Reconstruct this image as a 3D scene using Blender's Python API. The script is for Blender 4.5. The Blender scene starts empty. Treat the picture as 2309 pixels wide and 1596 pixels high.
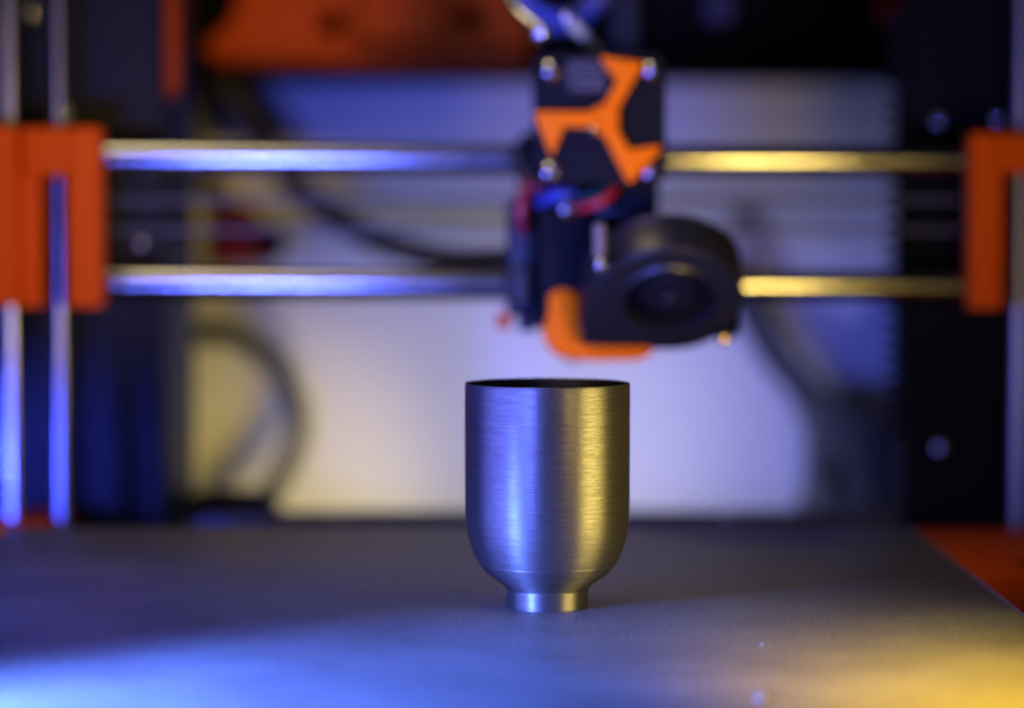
import bpy, bmesh, math, random
from mathutils import Vector, Matrix

random.seed(7)
sc = bpy.context.scene
col = sc.collection
S = 0.001                      # every number below is in millimetres
R = math.radians

# ------------------------------------------------------------------ camera
F = 6000.0                     # focal length in photo pixels (2309 wide)
CXP, CYP = 1154.5, 798.0
H = 100.0                      # camera height above the bed
TH = math.atan(298.0 / F)      # pitch down
cam_d = bpy.data.cameras.new('camera')
cam = bpy.data.objects.new('camera', cam_d)
col.objects.link(cam)
cam.location = (0, 0, H * S)
cam.rotation_euler = (R(90) - TH, 0, 0)
cam_d.sensor_width = 36.0
cam_d.lens = F / 2309.0 * 36.0
cam_d.clip_start = 0.01
cam_d.clip_end = 20.0
cam_d.dof.use_dof = True
cam_d.dof.focus_distance = 0.667
cam_d.dof.aperture_fstop = 5.0
sc.camera = cam

# ------------------------------------------------------------------ world, view, lamps
w = bpy.data.worlds.new('World'); sc.world = w; w.use_nodes = True
bg = w.node_tree.nodes['Background']
bg.inputs[0].default_value = (0.55, 0.55, 0.75, 1)
bg.inputs[1].default_value = 0.012
vs = sc.view_settings
sc.display_settings.display_device = 'sRGB'
vs.view_transform = 'Standard'; vs.look = 'None'; vs.gamma = 1.0; vs.exposure = 0.0
cy = sc.cycles
cy.use_denoising = True
cy.max_bounces = 8
cy.sample_clamp_indirect = 6.0
cy.caustics_reflective = False
cy.caustics_refractive = False

BLUE = (0.10, 0.14, 1.0)
YELLOW = (1.0, 0.69, 0.17)

def aim(o, target):
    d = Vector(target) * S - o.location
    o.rotation_euler = d.to_track_quat('-Z', 'Y').to_euler()

def area(name, loc, target, sx, sy, watts, color, spread=180):
    l = bpy.data.lights.new(name, 'AREA'); l.shape = 'RECTANGLE'
    l.size = sx * S; l.size_y = sy * S; l.energy = watts; l.color = color
    l.spread = R(spread)
    o = bpy.data.objects.new(name, l); col.objects.link(o)
    o.location = Vector(loc) * S; aim(o, target)
    return o

def spot(name, loc, target, watts, color, angle, blend, radius):
    l = bpy.data.lights.new(name, 'SPOT'); l.energy = watts; l.color = color
    l.spot_size = R(angle); l.spot_blend = blend; l.shadow_soft_size = radius * S
    o = bpy.data.objects.new(name, l); col.objects.link(o)
    o.location = Vector(loc) * S; aim(o, target)
    return o

# LED panels standing low beside the bed, blue on the left and yellow on the right, with grids that narrow their beams
area('blue_panel_lamp', (-188, 612, 30), (0, 715, 36), 290, 46, 0.33, (0.13, 0.16, 1.0), 90)
area('yellow_panel_lamp', (160, 606, 30), (9, 695, 34), 100, 46, 0.052, (1.0, 0.75, 0.16), 64)
# the same two colours from beside the lens
area('blue_front_lamp', (-128, 440, 42), (-30, 900, 135), 90, 34, 0.36, BLUE, 50)
area('yellow_front_lamp', (128, 500, 44), (75, 860, 130), 50, 34, 0.08, YELLOW, 56)
# two beams that skim the front of the bed from its corners
spot('blue_beam_lamp', (-192, 482, 52), (-92, 536, 0), 34.0, (0.10, 0.20, 1.0), 52, 0.6, 26)
spot('yellow_beam_lamp', (132, 430, 140), (106, 553, 0), 15, (1.0, 0.60, 0.02), 41, 1.0, 24)
# a narrow blue beam low on the left that lights the foot of the frame
spot('blue_side_lamp', (-235, 700, 8), (-168, 975, -4), 15.0, (0.05, 0.08, 1.0), 21, 0.35, 22)
# yellow light crossing to the left end of the axis
spot('yellow_cross_lamp', (92, 420, 74), (-158, 920, 122), 4.6, (1.0, 0.66, 0.12), 20, 0.7, 16)
spot('yellow_holder_fill', (60, 690, 340), (-118, 1200, 196), 4.5, (1.0, 0.66, 0.15), 17, 0.8, 16)  # added unseen fill that brightens the orange holder at the top
# dim room light from above, cool in front and warm overhead on the left
area('room_lamp', (-140, 400, 430), (-90, 930, 130), 460, 260, 0.25, (0.40, 0.39, 1.0))
area('ceiling_lamp', (-140, 790, 430), (-40, 860, 60), 280, 110, 0.08, (1.0, 0.80, 0.42), 60)
# added wall wash: unseen spots behind the printer, below the level of the bed
spot('yellow_wall_fill', (-60, 1060, -75), (-125, 1300, -32), 1.2, (1.0, 0.74, 0.22), 50, 0.9, 15)
spot('white_wall_fill', (0, 1060, -78), (-10, 1300, -8), 1.08, (0.96, 0.91, 0.92), 64, 0.9, 15)
spot('blue_wall_fill', (60, 1060, -75), (125, 1300, 10), 1.2, (0.42, 0.44, 1.0), 68, 0.9, 15)

# ------------------------------------------------------------------ pixels to millimetres
ct, st = math.cos(TH), math.sin(TH)
def P(px, py, Y):
    t = (CYP - py) / F
    z = Y * (t * ct - st) / (ct + t * st)
    d = Y * ct - z * st
    return Vector(((px - CXP) * d / F, Y, z + H))

# ------------------------------------------------------------------ materials
def mat(name, color, rough=0.5, metal=0.0, spec=0.5, grain=0.0, gscale=1500.0, wear=0.0, coat=0.0, aniso=0.0, layers=0.0):
    m = bpy.data.materials.new(name); m.use_nodes = True
    nt = m.node_tree; b = nt.nodes['Principled BSDF']
    b.inputs['Base Color'].default_value = (*color, 1)
    b.inputs['Roughness'].default_value = rough
    b.inputs['Metallic'].default_value = metal
    b.inputs['Specular IOR Level'].default_value = spec
    if coat: b.inputs['Coat Weight'].default_value = coat
    tc = nt.nodes.new('ShaderNodeTexCoord')
    if wear:
        n = nt.nodes.new('ShaderNodeTexNoise'); n.inputs['Scale'].default_value = 90; n.inputs['Detail'].default_value = 6
        nt.links.new(tc.outputs['Object'], n.inputs['Vector'])
        mp = nt.nodes.new('ShaderNodeMapRange')
        mp.inputs[1].default_value = 0.3; mp.inputs[2].default_value = 0.7
        mp.inputs[3].default_value = rough - wear; mp.inputs[4].default_value = rough + wear
        nt.links.new(n.outputs[0], mp.inputs[0]); nt.links.new(mp.outputs[0], b.inputs['Roughness'])
    if grain or layers:
        n = nt.nodes.new('ShaderNodeTexNoise'); n.inputs['Scale'].default_value = gscale; n.inputs['Detail'].default_value = 3
        nt.links.new(tc.outputs['Object'], n.inputs['Vector'])
        h = n.outputs[0]
        bp = nt.nodes.new('ShaderNodeBump'); bp.inputs['Strength'].default_value = max(grain, layers)
        bp.inputs['Distance'].default_value = 0.0002
        if layers:
            wv = nt.nodes.new('ShaderNodeTexWave'); wv.bands_direction = 'Z'; wv.inputs['Scale'].default_value = 1000 * 0.314 / 0.4
            wv.inputs['Distortion'].default_value = 0.4
            nt.links.new(tc.outputs['Object'], wv.inputs['Vector']); h = wv.outputs[1]
        nt.links.new(h, bp.inputs['Height']); nt.links.new(bp.outputs[0], b.inputs['Normal'])
    return m

ORANGE = mat('orange_printed_plastic', (0.62, 0.075, 0.0006), 0.55, spec=0.05, layers=0.25)
ORANGED = mat('dull_orange_printed_plastic', (0.55, 0.07, 0.0004), 0.6, spec=0.08, layers=0.25)
DARKOR = mat('dark_orange_plastic', (0.28, 0.035, 0.0004), 0.6, spec=0.06)
ORANGE2 = mat('orange_printed_plastic_bright', (0.95, 0.185, 0.001), 0.5, spec=0.05, grain=0.1)
BLACKP = mat('black_plastic', (0.010, 0.010, 0.012), 0.5, spec=0.03, grain=0.25, wear=0.08)
BLACKM = mat('black_painted_metal', (0.010, 0.010, 0.013), 0.45, spec=0.03, grain=0.2, gscale=900, wear=0.08)
FRAMEM = mat('matt_black_frame', (0.010, 0.010, 0.013), 0.5, spec=0.08, grain=0.1, gscale=900)
SHELFM = mat('flat_black_shelf', (0.006, 0.006, 0.006), 0.8, spec=0.05)
DULLROD = mat('dull_steel_rod', (0.22, 0.22, 0.23), 0.4, metal=1.0)
BLUELITCAB = mat('blue_lit_cable', (0.03, 0.05, 0.28), 0.4)  # pale cable with the blue light put into its base colour
DARKRED = mat('dark_red_wire', (0.25, 0.02, 0.04), 0.4)
DARKG = mat('dark_grey_plastic', (0.025, 0.025, 0.028), 0.5, spec=0.3, grain=0.2)
RUBBER = mat('black_cable_sleeve', (0.014, 0.014, 0.016), 0.6, grain=0.6, gscale=700)
HOSE = mat('grey_corrugated_hose', (0.06, 0.06, 0.06), 0.5, grain=0.3)
BLOWERP = mat('blower_plastic', (0.014, 0.014, 0.016), 0.35, spec=0.5, grain=0.2)
CHROME = mat('chrome', (0.88, 0.88, 0.9), 0.12, metal=1.0)
STEEL = mat('ground_steel_rod', (0.38, 0.38, 0.385), 0.17, metal=1.0, wear=0.03)
SCREWST = mat('lead_screw_steel', (0.28, 0.28, 0.3), 0.28, metal=1.0)
SHEETEDGE = mat('bare_sheet_steel', (0.5, 0.5, 0.5), 0.4, metal=1.0, grain=0.2)
PRINTW = mat('pale_print_ink', (0.16, 0.16, 0.17), 0.6)
REDP = mat('red_plastic', (0.9, 0.06, 0.015), 0.4, grain=0.1)
REDW = mat('red_wire', (0.40, 0.012, 0.02), 0.4)
GREENW = mat('green_wire', (0.015, 0.12, 0.06), 0.4)
BLUEP = mat('translucent_blue_cap', (0.07, 0.08, 0.24), 0.5, spec=0.25)
GREYROD = mat('grey_tube', (0.45, 0.46, 0.32), 0.4)
WALL = mat('matt_white_wall_paint', (0.75, 0.75, 0.74), 0.9, grain=0.3, gscale=250)
TABLE = mat('dark_table_top', (0.03, 0.028, 0.027), 0.5, grain=0.2, wear=0.1)
BRASS = mat('brass', (0.6, 0.4, 0.12), 0.3, metal=1.0)

def cup_material():
    m = bpy.data.materials.new('silk_bronze_filament'); m.use_nodes = True
    nt = m.node_tree; b = nt.nodes['Principled BSDF']; L = nt.links.new
    b.inputs['Metallic'].default_value = 0.88
    b.inputs['Anisotropic'].default_value = 0.84
    b.inputs['Anisotropic Rotation'].default_value = 0.25
    tg = nt.nodes.new('ShaderNodeTangent'); tg.direction_type = 'RADIAL'; tg.axis = 'Z'
    L(tg.outputs[0], b.inputs['Tangent'])
    tc = nt.nodes.new('ShaderNodeTexCoord')
    # long horizontal streaks: noise squeezed along Z
    mp = nt.nodes.new('ShaderNodeMapping'); mp.inputs['Scale'].default_value = (150, 150, 4200)
    L(tc.outputs['Object'], mp.inputs['Vector'])
    st_ = nt.nodes.new('ShaderNodeTexNoise'); st_.inputs['Scale'].default_value = 1.0; st_.inputs['Detail'].default_value = 4; st_.inputs['Roughness'].default_value = 0.6
    L(mp.outputs[0], st_.inputs['Vector'])
    mp2 = nt.nodes.new('ShaderNodeMapping'); mp2.inputs['Scale'].default_value = (500, 500, 5000)
    L(tc.outputs['Object'], mp2.inputs['Vector'])
    sp = nt.nodes.new('ShaderNodeTexNoise'); sp.inputs['Scale'].default_value = 1.0; sp.inputs['Detail'].default_value = 2
    L(mp2.outputs[0], sp.inputs['Vector'])
    wv = nt.nodes.new('ShaderNodeTexWave'); wv.bands_direction = 'Z'; wv.inputs['Scale'].default_value = 314.0 / 0.55
    wv.inputs['Distortion'].default_value = 0.0
    L(tc.outputs['Object'], wv.inputs['Vector'])
    # colour: warm silver with slightly darker streaks in the filament
    cr = nt.nodes.new('ShaderNodeMapRange'); cr.inputs[1].default_value = 0.3; cr.inputs[2].default_value = 0.7
    cr.inputs[3].default_value = 0.14; cr.inputs[4].default_value = 0.24
    L(st_.outputs[0], cr.inputs[0])
    mix = nt.nodes.new('ShaderNodeMix'); mix.data_type = 'RGBA'; mix.blend_type = 'MULTIPLY'; mix.inputs[0].default_value = 1
    mix.inputs[6].default_value = (1.0, 0.95, 0.9, 1)
    L(cr.outputs[0], mix.inputs[7]); L(mix.outputs[2], b.inputs['Base Color'])
    rr = nt.nodes.new('ShaderNodeMapRange'); rr.inputs[1].default_value = 0.3; rr.inputs[2].default_value = 0.7
    rr.inputs[3].default_value = 0.40; rr.inputs[4].default_value = 0.54
    L(sp.outputs[0], rr.inputs[0]); L(rr.outputs[0], b.inputs['Roughness'])
    a1 = nt.nodes.new('ShaderNodeMath'); a1.operation = 'MULTIPLY_ADD'; a1.inputs[1].default_value = 0.5
    L(wv.outputs[1], a1.inputs[0]); L(st_.outputs[0], a1.inputs[2])
    a2 = nt.nodes.new('ShaderNodeMath'); a2.operation = 'MULTIPLY_ADD'; a2.inputs[1].default_value = 0.5
    L(sp.outputs[0], a2.inputs[0]); L(a1.outputs[0], a2.inputs[2])
    bp = nt.nodes.new('ShaderNodeBump'); bp.inputs['Strength'].default_value = 0.16; bp.inputs['Distance'].default_value = 0.0001
    L(a2.outputs[0], bp.inputs['Height']); L(bp.outputs[0], b.inputs['Normal'])
    return m
CUP = cup_material()

def bed_material():
    m = bpy.data.materials.new('powder_coated_spring_steel'); m.use_nodes = True
    nt = m.node_tree; b = nt.nodes['Principled BSDF']; L = nt.links.new
    tc = nt.nodes.new('ShaderNodeTexCoord')
    g = nt.nodes.new('ShaderNodeTexNoise'); g.inputs['Scale'].default_value = 1300; g.inputs['Detail'].default_value = 4
    L(tc.outputs['Object'], g.inputs['Vector'])
    big = nt.nodes.new('ShaderNodeTexNoise'); big.inputs['Scale'].default_value = 22; big.inputs['Detail'].default_value = 7; big.inputs['Roughness'].default_value = 0.65
    L(tc.outputs['Object'], big.inputs['Vector'])
    vo = nt.nodes.new('ShaderNodeTexVoronoi'); vo.inputs['Scale'].default_value = 620
    L(tc.outputs['Object'], vo.inputs['Vector'])
    lt = nt.nodes.new('ShaderNodeMath'); lt.operation = 'LESS_THAN'; lt.inputs[1].default_value = 0.13
    L(vo.outputs['Distance'], lt.inputs[0])
    cr = nt.nodes.new('ShaderNodeMapRange'); cr.inputs[1].default_value = 0.3; cr.inputs[2].default_value = 0.7; cr.inputs[3].default_value = 0.08; cr.inputs[4].default_value = 0.13
    L(big.outputs[0], cr.inputs[0])
    gm = nt.nodes.new('ShaderNodeMapRange'); gm.inputs[1].default_value = 0.32; gm.inputs[2].default_value = 0.68; gm.inputs[3].default_value = 0.6; gm.inputs[4].default_value = 1.45
    L(g.outputs[0], gm.inputs[0])
    gg = nt.nodes.new('ShaderNodeMath'); gg.operation = 'MULTIPLY'
    L(gm.outputs[0], gg.inputs[0]); L(cr.outputs[0], gg.inputs[1])
    ad = nt.nodes.new('ShaderNodeMath'); ad.operation = 'MULTIPLY_ADD'; ad.inputs[1].default_value = 0.18
    L(lt.outputs[0], ad.inputs[0]); L(gg.outputs[0], ad.inputs[2])
    L(ad.outputs[0], b.inputs['Base Color'])
    rr = nt.nodes.new('ShaderNodeMapRange'); rr.inputs[1].default_value = 0.3; rr.inputs[2].default_value = 0.7; rr.inputs[3].default_value = 0.43; rr.inputs[4].default_value = 0.51
    L(big.outputs[0], rr.inputs[0]); L(rr.outputs[0], b.inputs['Roughness'])
    bp = nt.nodes.new('ShaderNodeBump'); bp.inputs['Strength'].default_value = 0.55; bp.inputs['Distance'].default_value = 0.00016
    L(g.outputs[0], bp.inputs['Height']); L(bp.outputs[0], b.inputs['Normal'])
    return m
BED = bed_material()

# ------------------------------------------------------------------ building helpers
ROOT = {}
def thing(name, label, cat, loc, group=None):
    o = bpy.data.objects.new(name, None); col.objects.link(o)
    o.location = Vector(loc) * S; o.empty_display_size = 0.01
    o['label'] = label; o['category'] = cat
    if group: o['group'] = group
    ROOT[o.name] = Vector(loc)
    return o

def base_of(o):
    while o is not None and o.parent is not None: o = o.parent
    return ROOT.get(o.name, Vector((0, 0, 0))) if o is not None else Vector((0, 0, 0))

def finish(name, me, m, parent=None, angle=35):
    me.materials.append(m)
    me.polygons.foreach_set('use_smooth', [True] * len(me.polygons))
    me.set_sharp_from_angle(angle=R(angle))
    me.update()
    o = bpy.data.objects.new(name, me); col.objects.link(o)
    if parent is not None: o.parent = parent
    return o

def mesh(name, verts, faces, m, parent=None, angle=35):
    b = base_of(parent)
    me = bpy.data.meshes.new(name)
    me.from_pydata([((Vector(v) - b) * S) for v in verts], [], faces)
    bm = bmesh.new(); bm.from_mesh(me); bmesh.ops.recalc_face_normals(bm, faces=bm.faces); bm.to_mesh(me); bm.free()
    return finish(name, me, m, parent, angle)

def single(o, label, cat, kind=None, group=None):
    if label: o['label'] = label
    if cat: o['category'] = cat
    if kind: o['kind'] = kind
    if group: o['group'] = group
    return o

def box(name, lo, hi, m, parent=None, bev=0.6, seg=2):
    b = base_of(parent)
    bm = bmesh.new(); bmesh.ops.create_cube(bm, size=1)
    lo, hi = Vector(lo), Vector(hi)
    for v in bm.verts:
        v.co = Vector([(lo[i] + hi[i]) / 2 + v.co[i] * (hi[i] - lo[i]) for i in range(3)])
    bv = min(bev, min((hi - lo)[i] for i in range(3)) * 0.45)
    if bv > 0: bmesh.ops.bevel(bm, geom=bm.edges[:], offset=bv, segments=seg, profile=0.5, affect='EDGES')
    for v in bm.verts: v.co = (v.co - b) * S
    me = bpy.data.meshes.new(name); bm.to_mesh(me); bm.free()
    return finish(name, me, m, parent)

def pbox(name, px0, py0, px1, py1, Y0, Y1, m, parent=None, bev=0.6, seg=2):
    a = P(px0, py1, Y0); c = P(px1, py0, Y0)
    return box(name, (a.x, Y0, a.z), (c.x, Y1, c.z), m, parent, bev, seg)

def spline(pts, n=8):
    pts = [Vector(p) for p in pts]; out = []
    q = [pts[0] * 2 - pts[1]] + pts + [pts[-1] * 2 - pts[-2]]
    for i in range(1, len(q) - 2):
        for k in range(n):
            t = k / n
            a, b, c, d = q[i - 1], q[i], q[i + 1], q[i + 2]
            out.append(0.5 * ((2 * b) + (c - a) * t + (2 * a - 5 * b + 4 * c - d) * t * t + (3 * b - a - 3 * c + d) * t ** 3))
    out.append(pts[-1]); return out

def tube(name, pts, r, m, parent=None, seg=16, n=8, smooth=True, caps=True, radii=None):
    pts = spline(pts, n) if smooth else [Vector(p) for p in pts]
    vs, fs = [], []
    t0 = (pts[1] - pts[0]).normalized()
    up = Vector((0, 1, 0)) if abs(t0.y) < 0.9 else Vector((1, 0, 0))
    nrm = t0.cross(up).normalized()
    for i, p in enumerate(pts):
        t = (pts[min(i + 1, len(pts) - 1)] - pts[max(i - 1, 0)]).normalized()
        nrm = (nrm - t * nrm.dot(t)).normalized(); bi = t.cross(nrm)
        rr = r if radii is None else radii(i / (len(pts) - 1))
        for k in range(seg):
            a = 2 * math.pi * k / seg
            vs.append(p + (nrm * math.cos(a) + bi * math.sin(a)) * rr)
    for i in range(len(pts) - 1):
        for k in range(seg):
            k2 = (k + 1) % seg
            fs.append((i * seg + k, i * seg + k2, (i + 1) * seg + k2, (i + 1) * seg + k))
    if caps:
        fs.append(tuple(range(seg))); e = (len(pts) - 1) * seg
        fs.append(tuple(e + k for k in range(seg)))
    return mesh(name, vs, fs, m, parent, 50)

def lathe_data(profile, seg=96, centre=(0, 0, 0), axis='Z'):
    vs, fs = [], []
    c = Vector(centre)
    for r, z in profile:
        for k in range(seg):
            a = 2 * math.pi * k / seg
            if axis == 'Z': vs.append(c + Vector((r * math.cos(a), r * math.sin(a), z)))
            else: vs.append(c + Vector((r * math.cos(a), -z, r * math.sin(a))))
    for i in range(len(profile) - 1):
        for k in range(seg):
            k2 = (k + 1) % seg
            fs.append((i * seg + k, i * seg + k2, (i + 1) * seg + k2, (i + 1) * seg + k))
    return vs, fs

def lathe(name, profile, m, parent=None, seg=96, centre=(0, 0, 0), axis='Z', angle=35, xf=None):
    vs, fs = lathe_data(profile, seg, centre, axis)
    if xf: vs = [xf(v) for v in vs]
    return mesh(name, vs, fs, m, parent, angle)

def outline(name, loops, origin, u, v, depth, m, parent=None, bevel=0.4, shrink=0.0):
    """loops of 2-D points (first the outer one, then holes) filled in the plane origin+u,v and given depth along -(u x v)."""
    cu = bpy.data.curves.new('tmp', 'CURVE'); cu.dimensions = '2D'; cu.fill_mode = 'BOTH'
    cu.extrude = max(depth / 2 - bevel, 0.01); cu.bevel_depth = bevel; cu.bevel_resolution = 2; cu.offset = -bevel - shrink
    for lp in loops:
        s = cu.splines.new('POLY'); s.points.add(len(lp) - 1)
        for p, q in zip(s.points, lp): p.co = (q[0], q[1], 0, 1)
        s.use_cyclic_u = True
    tmp = bpy.data.objects.new('tmp', cu); col.objects.link(tmp)
    dg = bpy.context.evaluated_depsgraph_get(); dg.update()
    me = bpy.data.meshes.new_from_object(tmp.evaluated_get(dg))
    bpy.data.objects.remove(tmp); bpy.data.curves.remove(cu)
    u, v = Vector(u).normalized(), Vector(v).normalized(); nn = u.cross(v)
    o = Vector(origin); b = base_of(parent)
    bm = bmesh.new(); bm.from_mesh(me)
    bmesh.ops.remove_doubles(bm, verts=bm.verts, dist=0.001)
    for q in bm.verts: q.co = (o + u * q.co.x + v * q.co.y + nn * (q.co.z - depth / 2) - b) * S
    bmesh.ops.recalc_face_normals(bm, faces=bm.faces)
    bm.to_mesh(me); bm.free(); me.materials.clear(); me.name = name
    return finish(name, me, m, parent, 30)

def pixel_outline(name, pts, Y, depth, m, parent=None, bevel=0.5, holes=(), shrink=0.0):
    o = P(CXP, CYP, Y)
    cv = lambda lp: [((P(x, y, Y) - o).x, (P(x, y, Y) - o).z) for x, y in lp]
    return outline(name, [cv(pts)] + [cv(h) for h in holes], o, (1, 0, 0), (0, 0, 1), depth, m, parent, bevel, shrink)

def circ(cx, cy, r, n=32): return [(cx + r * math.cos(2 * math.pi * k / n), cy + r * math.sin(2 * math.pi * k / n)) for k in range(n)]

# a domed socket screw facing the camera (-Y), shared by all screws
def screw_mesh(r):
    prof = [(0.01, 0.55 * r), (0.30 * r, 0.55 * r), (0.34 * r, 0.86 * r)] + [(r * math.sin(x), 0.92 * r * math.cos(x)) for x in [R(q) for q in range(24, 91, 6)]] + [(r, -0.5 * r)]
    vs, fs = lathe_data(prof, 28, (0, 0, 0), 'Y')
    me = bpy.data.meshes.new('screw'); me.from_pydata([v * S for v in vs], [], fs)
    bm = bmesh.new(); bm.from_mesh(me); bmesh.ops.recalc_face_normals(bm, faces=bm.faces); bm.to_mesh(me); bm.free()
    me.materials.append(CHROME); me.polygons.foreach_set('use_smooth', [True] * len(me.polygons)); me.set_sharp_from_angle(angle=R(50))
    return me
SCREW = {}
def screw(pos, r, parent):
    if r not in SCREW: SCREW[r] = screw_mesh(r)
    o = bpy.data.objects.new('screw', SCREW[r]); col.objects.link(o)
    o.parent = parent; o.location = (Vector(pos) - base_of(parent)) * S
    return o

# ------------------------------------------------------------------ the setting
tb = box('table', (-900, 200, -130), (900, 1700, -100), TABLE, None, 2); single(tb, None, None, 'structure')
wl = box('wall', (-900, 1300, -100), (900, 1320, 900), WALL, None, 0); single(wl, None, None, 'structure')

# ------------------------------------------------------------------ the print bed
bed = thing('print_bed', 'flat dark grey powder coated print bed carrying the printed cup', 'print bed', (-17, 690, -6))
def bed_sheet():
    return box('steel_sheet', (-165, 505, -0.9), (130, 869, 0), BED, bed, 0.3)
bed_sheet()
box('sheet_edge', (130.1, 506, -1.0), (131.3, 868, -0.15), SHEETEDGE, bed, 0.2)
box('heatbed', (-163, 508, -4.2), (131.2, 866, -1.1), DARKG, bed, 0.4)
box('carriage_plate', (-120, 560, -14), (100, 820, -8), BLACKM, bed, 0.6)
for x in (-140, -17, 108):
    for y in (540, 690, 840):
        lathe('spacer', [(0.01, -8), (3, -8), (3, -4.2), (0.01, -4.2)], STEEL, bed, 16, (x, y, 0))

# ------------------------------------------------------------------ the cup
CUPX, CUPY = P(1234, 1363, 688.5).x, 688.5
CS = 0.992
cup = thing('printed_cup', 'shiny ribbed metallic cup with narrow foot, standing on the print bed', 'cup', (CUPX, CUPY, 0))
prof = [(10.6, 4.7), (11.1, 5.3), (12.5, 6.5), (14.3, 7.75), (16.1, 9.25), (17.45, 10.7), (17.88, 11.22), (18.06, 11.28), (18.1, 11.4), (18.02, 11.52), (19.0, 13.4), (20.1, 16.2), (20.85, 19), (21.25, 21.8), (21.5, 25.6), (21.58, 32), (21.6, 40), (21.6, 50), (21.6, 57.9), (21.5, 58.3), (21.35, 58.4), (21.1, 58.3), (21.0, 57.8)]
inner = [(20.95, 40), (20.9, 26), (20.4, 20), (19.0, 15.5), (16, 11), (12, 7.6), (6, 6.2), (0.02, 6.0)]
def smooth_profile(p, n=6):
    return [(v.x, v.y) for v in spline([Vector((a, b, 0)) for a, b in p], n)]
pr = smooth_profile(prof[:7], 5) + prof[7:9] + smooth_profile(prof[9:19], 6) + prof[19:] + smooth_profile(inner, 5)
lathe('bowl', [(a * CS, b) for a, b in pr], CUP, cup, 192, (CUPX, CUPY, 0), angle=60)
lathe('foot', smooth_profile([(10.62, 4.72), (10.66, 4.4), (10.66, 3.4), (10.6, 1.8), (10.58, 0.35)], 4) + [(10.5, 0.05), (9.6, 0.03), (9.4, 0.6), (9.4, 4.6), (0.02, 4.6)], CUP, cup, 160, (CUPX, CUPY, 0), angle=60)

# crumbs on the bed
def crumb(px, py, r, label):
    t = (CYP - py) / F
    Y = -H * (ct + t * st) / (t * ct - st)
    c = P(px, py, Y); vs, fs = [], []
    bm = bmesh.new(); bmesh.ops.create_icosphere(bm, subdivisions=2, radius=r)
    for v in bm.verts: v.co = v.co * random.uniform(0.85, 1.15); v.co.z = max(v.co.z * 0.8, -0.5 * r)
    for v in bm.verts: v.co = v.co * S
    me = bpy.data.meshes.new('plastic_crumb'); bm.to_mesh(me); bm.free()
    o = finish('plastic_crumb', me, CRUMB, None, 60); o.location = (c + Vector((0, 0, 0.5 * r))) * S
    return single(o, label, 'crumb', group='plastic crumbs on the bed')
CRUMB = mat('clear_grey_crumb', (0.13, 0.13, 0.17), 0.4)
# dust flecks in the coating, far too small and many to count
vs, fs = [], []
for k in range(420):
    x = random.uniform(-160, 126); y = random.uniform(520, 720); r_ = random.uniform(0.05, 0.16); i = len(vs)
    vs += [(x + r_ * math.cos(a), y + r_ * math.sin(a), 0.02) for a in (0, 2.1, 4.2)] + [(x, y, 0.02 + r_ * 1.2)]
    fs += [(i, i + 1, i + 3), (i + 1, i + 2, i + 3), (i + 2, i, i + 3)]
dust = mesh('dust', vs, fs, mat('pale_dust', (0.45, 0.45, 0.48), 0.7), None); single(dust, 'fine pale dust lying on the print bed', 'dust', 'stuff')
crumb(1716, 1580, 1.3, 'larger plastic crumb at the front of the bed, by the picture edge')
crumb(1718, 1454, 0.45, 'tiny plastic crumb on the bed, right of the cup foot')

# ------------------------------------------------------------------ printer frame: uprights, base bar, guide rods, mounts
fr = thing('printer_frame', 'black upright printer frame with steel guide rods standing behind the bed', 'printer frame', (0, 975, -100))
def vz(py, Y): return P(CXP, py, Y).z
a = P(30, 0, 975).x; b_ = P(362, 0, 975).x
box('upright', (a - 60, 975, -100), (b_, 1072, 420), FRAMEM, fr, 1.0)
c0 = P(2048, 0, 975).x
box('upright', (c0, 975, -100), (c0 + 90, 985, 420), SHELFM, fr, 1.0)
box('base_bar', (P(380, 0, 1010).x, 1000, -60), (P(2060, 0, 1010).x, 1030, vz(1168, 1000)), mat('grey_base_bar', (0.085, 0.085, 0.085), 0.6, spec=0.2, grain=0.2), fr, 2)
pbox('base_foot', 425, 1122, 612, 1200, 1040, 1075, SHELFM, fr, 2)
for px, py in ((70, 35), (150, 258), (318, 553)):
    screw(P(px, py, 974), 2.4, fr)
for px, py in ((2115, 275), (2121, 1010), (2250, 272)):
    screw(P(px, py, 974), 3.0, fr)
for px, py in ((755, 1170), (1640, 1170)):
    screw(P(px, py, 999), 2.2, fr)
RY = 926
def vrod(name, px_top, r, m, zlo=-95, zhi=420):
    x = P(px_top, 690, RY).x
    return lathe(name, [(0.01, zlo), (r, zlo), (r, zhi), (0.01, zhi)], m, fr, 28, (x, RY, 0))
vrod('guide_rod', 24, 3.1, mat('worn_steel_rod', (0.3, 0.3, 0.32), 0.3, metal=1.0, wear=0.05))
vrod('guide_rod', 2300, 3.1, DULLROD)
# threaded lead screw: a stack of rings
def lead_screw(px):
    x = P(px, 690, RY).x; prof = [(0.01, -95)]
    z = -95
    while z < 330:
        prof += [(2.75, z), (3.3, z + 0.5), (3.3, z + 1.0), (2.75, z + 1.5)]; z += 2.0
    prof += [(0.01, z)]
    return lathe('lead_screw', prof, SCREWST, fr, 20, (x, RY, 0))
lead_screw(135)
lead_screw(2352)
# orange mounts at the foot of the guide rods
box('rod_mount', (P(-60, 0, 900).x, 890, -60), (P(92, 0, 900).x, 960, vz(1195, 890)), ORANGE, fr, 1.5)
rm = box('rod_mount', (134, 790, -40), (185, 905, -4.5), ORANGE, fr, 2)
hx = P(2283, 1360, 800)
lathe('mount_bore', [(3.4, -0.3), (3.4, 0.35), (2.6, 0.35), (2.6, -6), (0.01, -6)], BLACKP, fr, 20, (hx.x + 6, 812, -4.5))

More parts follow.
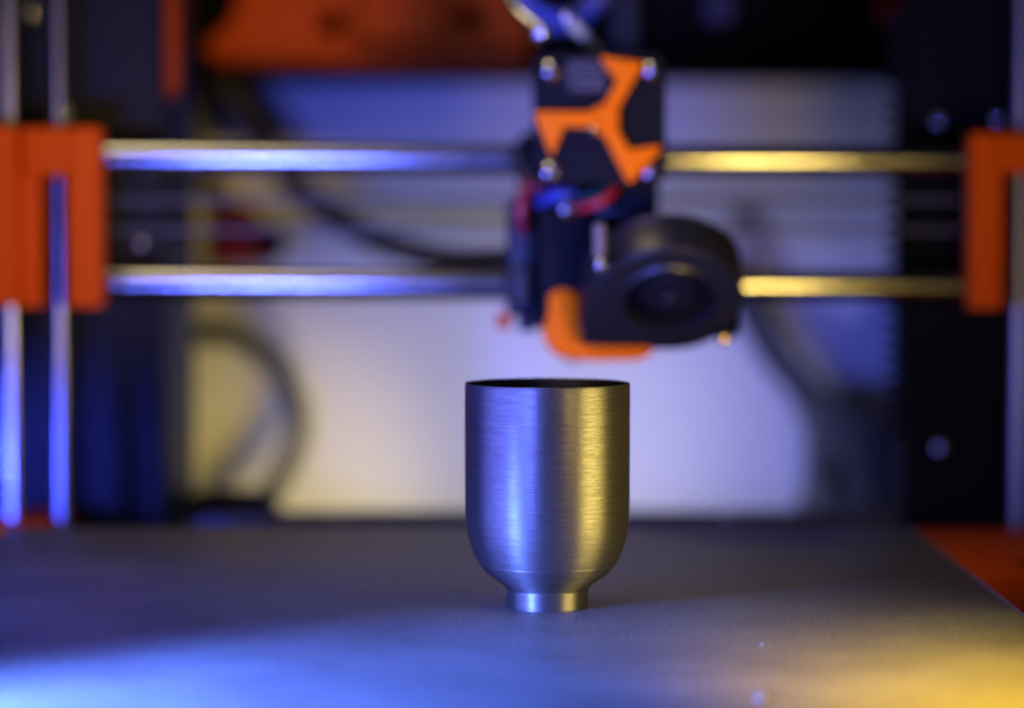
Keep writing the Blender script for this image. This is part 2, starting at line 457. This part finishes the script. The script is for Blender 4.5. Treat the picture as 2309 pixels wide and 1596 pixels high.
# ------------------------------------------------------------------ X axis
xa = thing('x_axis', 'polished pair of horizontal rods between two orange printed end brackets', 'axis', P(1154, 500, 930))
def hrod(pyl, pyr, r=5.3):
    l = P(180, pyl, 930); rr_ = P(2220, pyr, 930)
    tube('rod', [l, rr_], r, STEEL, xa, 40, smooth=False)
hrod(358, 363); hrod(640, 645)
def belt(py, Y, h, m):
    l = P(180, py, Y); r_ = P(2220, py, Y)
    box('belt', (l.x, Y, l.z - h), (r_.x, Y + 1.4, l.z + h), m, xa, 0.2)
GREYB = mat('grey_belt_back', (0.10, 0.10, 0.11), 0.6, grain=0.3)
belt(452, 948, 0.6, GREYB); belt(520, 948, 0.6, GREYB)
def bracket(parts_px, name='end_bracket'):
    b0 = None
    for i, (x0, y0, x1, y1, Y0, Y1) in enumerate(parts_px):
        o = pbox(name if i == 0 else ('end_cap', 'end_column', 'end_back', 'end_rib')[min(i - 1, 3)], x0, y0, x1, y1, Y0, Y1, ORANGE, xa if i == 0 else b0, 1.2, 3)
        if i == 0: b0 = o
    return b0
bracket([(152, 287, 224, 694, 906, 920), (50, 288, 222, 398, 907, 919), (36, 291, 88, 694, 910, 921), (-60, 286, 120, 692, 940, 946), (-60, 286, 34, 690, 900, 922)])
bracket([(2188, 300, 2266, 698, 908, 922), (2190, 301, 2420, 392, 909, 921), (2330, 393, 2420, 698, 912, 921), (2280, 300, 2420, 697, 940, 946)])

# ------------------------------------------------------------------ print head
ph = thing('extruder', 'black extruder head with orange three-armed dial and side blower fan above the cup', 'print head', P(1350, 800, 860))
Yp = 840
pl = P(1352, 268, Yp)
def rrect(hw, hh, r, n=6):
    out = []
    for sx, sy, a0 in ((1, 1, 0), (-1, 1, 90), (-1, -1, 180), (1, -1, 270)):
        for k in range(n + 1):
            a = R(a0 + 90 * k / n); out.append((sx * (hw - r) + r * math.cos(a), sy * (hh - r) + r * math.sin(a)))
    return out
outline('motor_plate', [rrect(20.9, 20.6, 4)], pl, (1, 0, 0), (0, 0, 1), 6, BLACKP, ph, 0.8)
# 'outline' lays depth away from the camera (u x v = -Y, so -(u x v) = +Y)
outline('motor_body', [rrect(20.4, 20.0, 3)], pl + Vector((0, 6.2, 0)), (1, 0, 0), (0, 0, 1), 42, BLACKM, ph, 1.0)
for px, py in ((1243, 160), (1470, 161), (1243, 388), (1468, 390)):
    screw(P(px, py, Yp - 0.6), 3.6, ph)
ind = [(885, 432), (1235, 485), (1215, 540), (1040, 855), (1036, 890), (1040, 930), (1030, 1010), (1112, 1168), (1345, 1142), (1368, 1158), (1370, 1188), (1145, 1440), (1118, 1458), (1086, 1442), (905, 1090), (868, 1068), (780, 1018), (606, 1012), (522, 1218), (500, 1232), (474, 1225), (350, 905), (352, 882), (372, 870), (798, 872), (836, 838), (905, 812), (1000, 645), (868, 462)]
ind = [(1102 + 0.2857 * x, 0.2857 * y) for x, y in ind]
dial = pixel_outline('dial', ind, 834, 4, ORANGE2, ph, 0.5, shrink=0.45)
hubc = P(1102 + 0.2857 * 935, 0.2857 * 930, 833)
lathe('dial_hub', [(0.01, 0.6), (3.2, 0.6), (3.7, 0.2), (3.7, -7)], ORANGE2, dial, 28, hubc, 'Y')
gs = P(1337, 294, 832)
lathe('set_screw', [(0.01, 0.9), (0.7, 0.8), (1.2, 0.3), (1.3, -3)], CHROME, dial, 16, gs, 'Y')
# small unreadable print on the plate: rows of short strokes
vs, fs = [], []
row = 0
for py in (146, 158, 170, 182, 194, 204):
    x = 1278 + random.uniform(0, 4)
    while x < 1366 - row * 1.5:
        wd = random.choice((2.2, 3.0, 3.8)); p0 = P(x, py, Yp - 0.12); p1 = P(x + wd, py - 7, Yp - 0.12)
        i = len(vs); vs += [(p0.x, p0.y, p0.z), (p1.x, p0.y, p0.z), (p1.x, p0.y, p1.z), (p0.x, p0.y, p1.z)]; fs.append((i, i + 1, i + 2, i + 3))
        x += wd + random.choice((2.0, 2.6, 2.6, 6.0))
    row += 1
mesh('printed_marks', vs, fs, PRINTW, ph)
# carriage and the parts under the motor
pbox('x_carriage', 1170, 300, 1486, 720, 900, 945, BLACKP, ph, 2)
pbox('idler_block', 1392, 418, 1484, 500, 850, 896, BLACKP, ph, 1.5)
pbox('idler_door', 1340, 464, 1404, 488, 848, 880, DARKG, ph, 1)
fan = pbox('hotend_fan', 1216, 462, 1330, 742, 850, 866, BLACKP, ph, 1.5)
fc = P(1272, 600, 850)
lathe('fan_slot', [(0.01, -0.2), (5.2, -0.2), (5.2, 0.5), (5.9, 0.5), (5.9, -0.6)], BLACKM, fan, 28, fc, 'Y', xf=lambda v: Vector((fc.x + (v.x - fc.x) * 0.55, v.y, fc.z + (v.z - fc.z) * 2.2)))
pbox('fan_shroud', 1142, 442, 1214, 716, 872, 898, DARKG, ph, 3, 3)
pbox('shroud_rib', 1150, 600, 1200, 690, 866, 873, DARKG, ph, 2, 3)
pbox('heater_block', 1168, 716, 1216, 748, 868, 888, DARKG, ph, 1.2)
pbox('fan_duct_clip', 1120, 708, 1152, 742, 872, 884, ORANGE, ph, 1.2)
lathe('nozzle', [(0.01, -3), (0.6, -3), (3, 0), (3, 3), (0.01, 3)], BRASS, ph, 18, P(1290, 800, 885))
screw(P(1281, 470, 846), 3.4, ph)
st_p = P(1352, 545, 812)
lathe('standoff', [(0.01, -5), (1.9, -5), (1.9, 5.2), (0.01, 5.2)], mat('tan_standoff', (0.16, 0.13, 0.10), 0.5), ph, 18, st_p)
screw(P(1356, 598, 806), 2.3, ph)
def wire(pts, r, m, nm='wire'): tube(nm, [P(*q) for q in pts], r, m, ph, 10, 6)
wire([(1296, 470, 846), (1322, 466, 842), (1352, 456, 840), (1378, 438, 842), (1390, 412, 850), (1392, 396, 865)], 1.5, REDW)
wire([(1262, 452, 858), (1300, 450, 852), (1340, 440, 850), (1372, 424, 853), (1384, 400, 864)], 1.2, GREENW)
wire([(1188, 420, 866), (1178, 448, 862), (1172, 490, 862), (1182, 520, 868)], 2.0, DARKRED)
wire([(1238, 420, 866), (1220, 425, 862), (1196, 420, 864), (1176, 400, 875)], 1.4, DARKRED)
WHITEW = mat('pale_blue_cable', (0.4, 0.4, 0.45), 0.4)
wire([(1222, 456, 856), (1240, 446, 851), (1262, 440, 849), (1288, 442, 850), (1310, 452, 855)], 2.4, BLUELITCAB, 'cable')  # blue light on the fan top, put into the cable's colour
wire([(1160, 330, 880), (1172, 380, 876), (1186, 400, 872), (1196, 420, 870)], 2.6, DARKG, 'cable')

# side blower: tilted spiral housing, outlet down and to the left
q = R(45)
bc = P(1510, 681, 822)
bu, bv = Vector((1, 0, 0)), Vector((0, -math.sin(q), math.cos(q)))
bn = bu.cross(bv)            # towards the camera and down
RB = 22.4
lp = []
for k in range(0, 41):
    a = R(-100 + (125 + 100) * k / 40)
    rr_ = RB + 1.2 * k / 40
    lp.append((rr_ * math.cos(a), rr_ * math.sin(a)))
lp += [(-20.5, 13.6), (-24, 8.5), (-26, 3), (-26.8, -4), (-27, -20.5), (-8, -20.5), (-6, -21.6)]
hs = outline('blower_fan', [lp, circ(0, 0, 14.2, 40)], bc, bu, bv, 13.5, BLOWERP, ph, 1.0)
outline('back_plate', [lp], bc - bn * 13.6, bu, bv, 1.6, BLOWERP, hs, 0.4)
def onb(v):   # local lathe (axis Y, outwards = +z of profile) to blower face
    return bc + bu * v.x + bv * v.z + bn * (-v.y)
def blathe(name, pr_, m, seg=40): return lathe(name, pr_, m, hs, seg, (0, 0, 0), 'Y', xf=onb)
blathe('intake_rim', [(14.0, -1.2), (14.3, 0.5), (15.2, 0.7), (16.0, 0.05), (16.0, -0.4)], BLOWERP)
blathe('impeller_hub', [(0.01, -1.4), (1.8, -1.4), (2.0, -2.0), (8.2, -2.2), (9.0, -3.0), (9.2, -12)], BLACKM)
blathe('hub_badge', [(0.01, -1.1), (1.7, -1.1), (2.0, -1.35), (2.0, -1.6)], DARKG, 24)
vs, fs = [], []
for k in range(26):
    a = 2 * math.pi * k / 26; a2 = a + 0.16
    for (r_, an, d) in ((9.6, a, -2.6), (13.2, a2, -2.6), (13.2, a2, -12), (9.6, a, -12)):
        vs.append(onb(Vector((r_ * math.cos(an), -d, r_ * math.sin(an)))))
    i = k * 4; fs.append((i, i + 1, i + 2, i + 3))
mesh('impeller_blades', vs, fs, BLACKP, hs)
outline('mounting_ear', [circ(17.5, -14.6, 5.2, 28)], bc - bn * 2, bu, bv, 6, BLACKP, hs, 0.6)
ear = bc + bu * 18.2 + bv * (-16.6) - bn * 0.6
o = bpy.data.objects.new('ear_screw', None)
e = screw(P(1634, 764, 828), 1.9, hs); e.name = 'ear_screw'; e.data = e.data.copy(); e.data.materials[0] = BRASS
bpy.data.objects.remove(o)
duct = [(1238, 668), (1250, 656), (1270, 652), (1292, 658), (1304, 672), (1306, 740), (1316, 766), (1338, 780), (1430, 782), (1470, 778), (1476, 788), (1468, 802), (1436, 814), (1340, 815), (1284, 812), (1250, 800), (1230, 776), (1222, 748), (1236, 712)]
pixel_outline('nozzle_duct', duct, 846, 20, ORANGE2, ph, 1.6)

# filament feed on top of the head
capc = P(1262, -52, 905)
lathe('feed_ring', [(11, 1.5), (12, 3), (17, 3), (18.4, 1.6), (19, -1), (19, -6), (11, -6), (11, 1.5)], BLUEP, ph, 64, capc, 'Y')
ta, tbp = P(1146, -28, 880), P(1207, 60, 866)
tube('tension_screw', [ta, P(1153, 2, 876), P(1175, 33, 870), tbp], 2.0, CHROME, ph, 24, 8)
bm = bmesh.new(); bmesh.ops.create_uvsphere(bm, u_segments=24, v_segments=16, radius=3.3)
bb = P(1220, 74, 864) - base_of(ph)
for v in bm.verts: v.co = (v.co + bb) * S
me = bpy.data.meshes.new('ball_end'); bm.to_mesh(me); bm.free(); finish('ball_end', me, CHROME, ph, 60)
ra, rb = P(1276, 38, 862), P(1350, 122, 868)
tube('filament_tube', [ra, rb], 2.0, GREYROD, ph, 20, smooth=False)
bm = bmesh.new(); bmesh.ops.create_uvsphere(bm, u_segments=20, v_segments=12, radius=2.0)
bb = P(1278, 41, 861) - base_of(ph)
for v in bm.verts: v.co = (v.co + bb) * S
me = bpy.data.meshes.new('tube_end'); bm.to_mesh(me); bm.free(); finish('tube_end', me, CHROME, ph, 60)

# ------------------------------------------------------------------ behind the printer
def stand(name, pts, Y, depth, m, label, cat, bevel=1.0, holes=()):
    t = thing(name, label, cat, P(sum(p[0] for p in pts) / len(pts), max(p[1] for p in pts), Y))
    pixel_outline('body', pts, Y, depth, m, t, bevel, holes)
    return t

# cable bundle from the print head to the back left
o = tube('cable_bundle', [P(420, 120, 1230), P(510, 205, 1225), P(575, 300, 1220), P(640, 390, 1210), P(720, 465, 1195), P(820, 530, 1170), P(920, 566, 1130), P(1030, 588, 1060), P(1190, 590, 940)], 5.4, RUBBER, None, 20, 10)
single(o, 'thick black sleeved cable bundle sweeping down to the print head', 'cable')
o = tube('cable_loop', [P(400, 770, 1235), P(450, 752, 1240), P(514, 752, 1245), P(585, 790, 1250), P(645, 862, 1250), P(672, 950, 1250), P(650, 1040, 1248), P(612, 1105, 1244), P(570, 1160, 1240), P(540, 1230, 1235)], 5.2, HOSE, None, 18, 10)
single(o, 'dark grey hose looping in a half circle against the white wall', 'hose')
o = tube('hanging_hose', [P(1655, 600, 1270), P(1690, 690, 1265), P(1745, 790, 1260), P(1815, 880, 1255), P(1850, 960, 1252), P(1862, 1050, 1250), P(1835, 1150, 1246), P(1790, 1240, 1240)], 8.5, HOSE, None, 18, 10)
single(o, 'soft grey hose slanting down behind the blower fan to the dark box', 'hose')

# corrugated conduit along the right upright
xx = P(2036, 0, 990)
pr = [(0.01, vz(985, 985))]
z = vz(985, 985)
while z < 175:
    pr += [(2.2, z), (6.2, z + 0.8), (6.2, z + 2.6), (2.2, z + 3.4)]; z += 5.9
pr += [(0.01, z)]
o = lathe('corrugated_conduit', pr, BLACKP, None, 24, (xx.x, 990, 0)); single(o, 'black ribbed conduit running up the inner edge of the frame', 'conduit')

# dark power supply at the lower right
t = stand('power_supply', [(1846, 905), (1872, 880), (2030, 985), (2040, 1260), (1838, 1260), (1836, 1100)], 1190, 50, DARKG, 'dark slanted power supply box standing behind the bed by the ribbed conduit', 'power supply', 2)
pbox('vent_rib', 1950, 1000, 1972, 1200, 1184, 1189, DARKG, t, 0.6)
pbox('connector', 1840, 1060, 1885, 1150, 1182, 1189, DARKG, t, 1.0)

# top shelf with orange holders
bk = pbox('top_shelf', 380, -420, 2300, 176, 1240, 1290, SHELFM, None, 3)
single(bk, 'long black shelf box across the top behind the printer', 'shelf')
t = stand('spool_holder', [(455, 112), (470, 88), (520, 40), (548, -80), (1190, -80), (1196, 120), (1180, 150), (820, 152), (480, 144)], 1200, 38, ORANGED, 'wide orange printed holder with two dark bores on the black shelf', 'holder', 4,
          holes=[circ(745, 55, 26, 24), circ(1060, 38, 26, 24)])
pbox('boss', 800, -80, 1010, 100, 1188, 1202, ORANGED, t, 5, 4)
pbox('grey_post', 1388, -200, 1436, 118, 1215, 1238, DARKG, bk, 2)
o = lathe('blue_cap', [(0.01, 5), (6, 5), (7, 3), (7, -1)], mat('dark_blue_cap', (0.01, 0.015, 0.12), 0.4), None, 24, P(1620, 22, 1238), 'Y'); single(o, 'dark blue round cap on the black shelf, right of the print head', 'cap')
o = lathe('red_knob', [(0.01, 5), (5, 5), (6, 3), (6, -1)], REDP, None, 24, P(2000, 22, 1238), 'Y'); single(o, 'small dark red round knob at the right end of the black shelf', 'indicator')  # plain red knob, gives no light
t = thing('orange_strap', 'narrow orange strip hanging at the left end of the black shelf', 'strap', P(385, 215, 968))
pbox('strip', 370, -120, 404, 205, 966, 971, DARKOR, t, 1)
pbox('strip_tab', 378, 196, 397, 222, 967, 970.5, DARKOR, t, 1)

# red button on a dark pad near the wall
t = thing('red_button', 'round dull red push button on a dark block left of the cable bundle', 'button', P(530, 590, 1190))
bcx = P(530, 520, 1180)
lathe('button_cap', [(0.01, 6), (9, 6), (11.2, 4.6), (12, 2), (12, -2)], REDP, t, 40, bcx, 'Y')
pbox('button_block', 462, 505, 632, 592, 1184, 1215, BLACKP, t, 6, 4)
pbox('button_foot', 470, 578, 600, 600, 1176, 1183, ORANGE, t, 1)
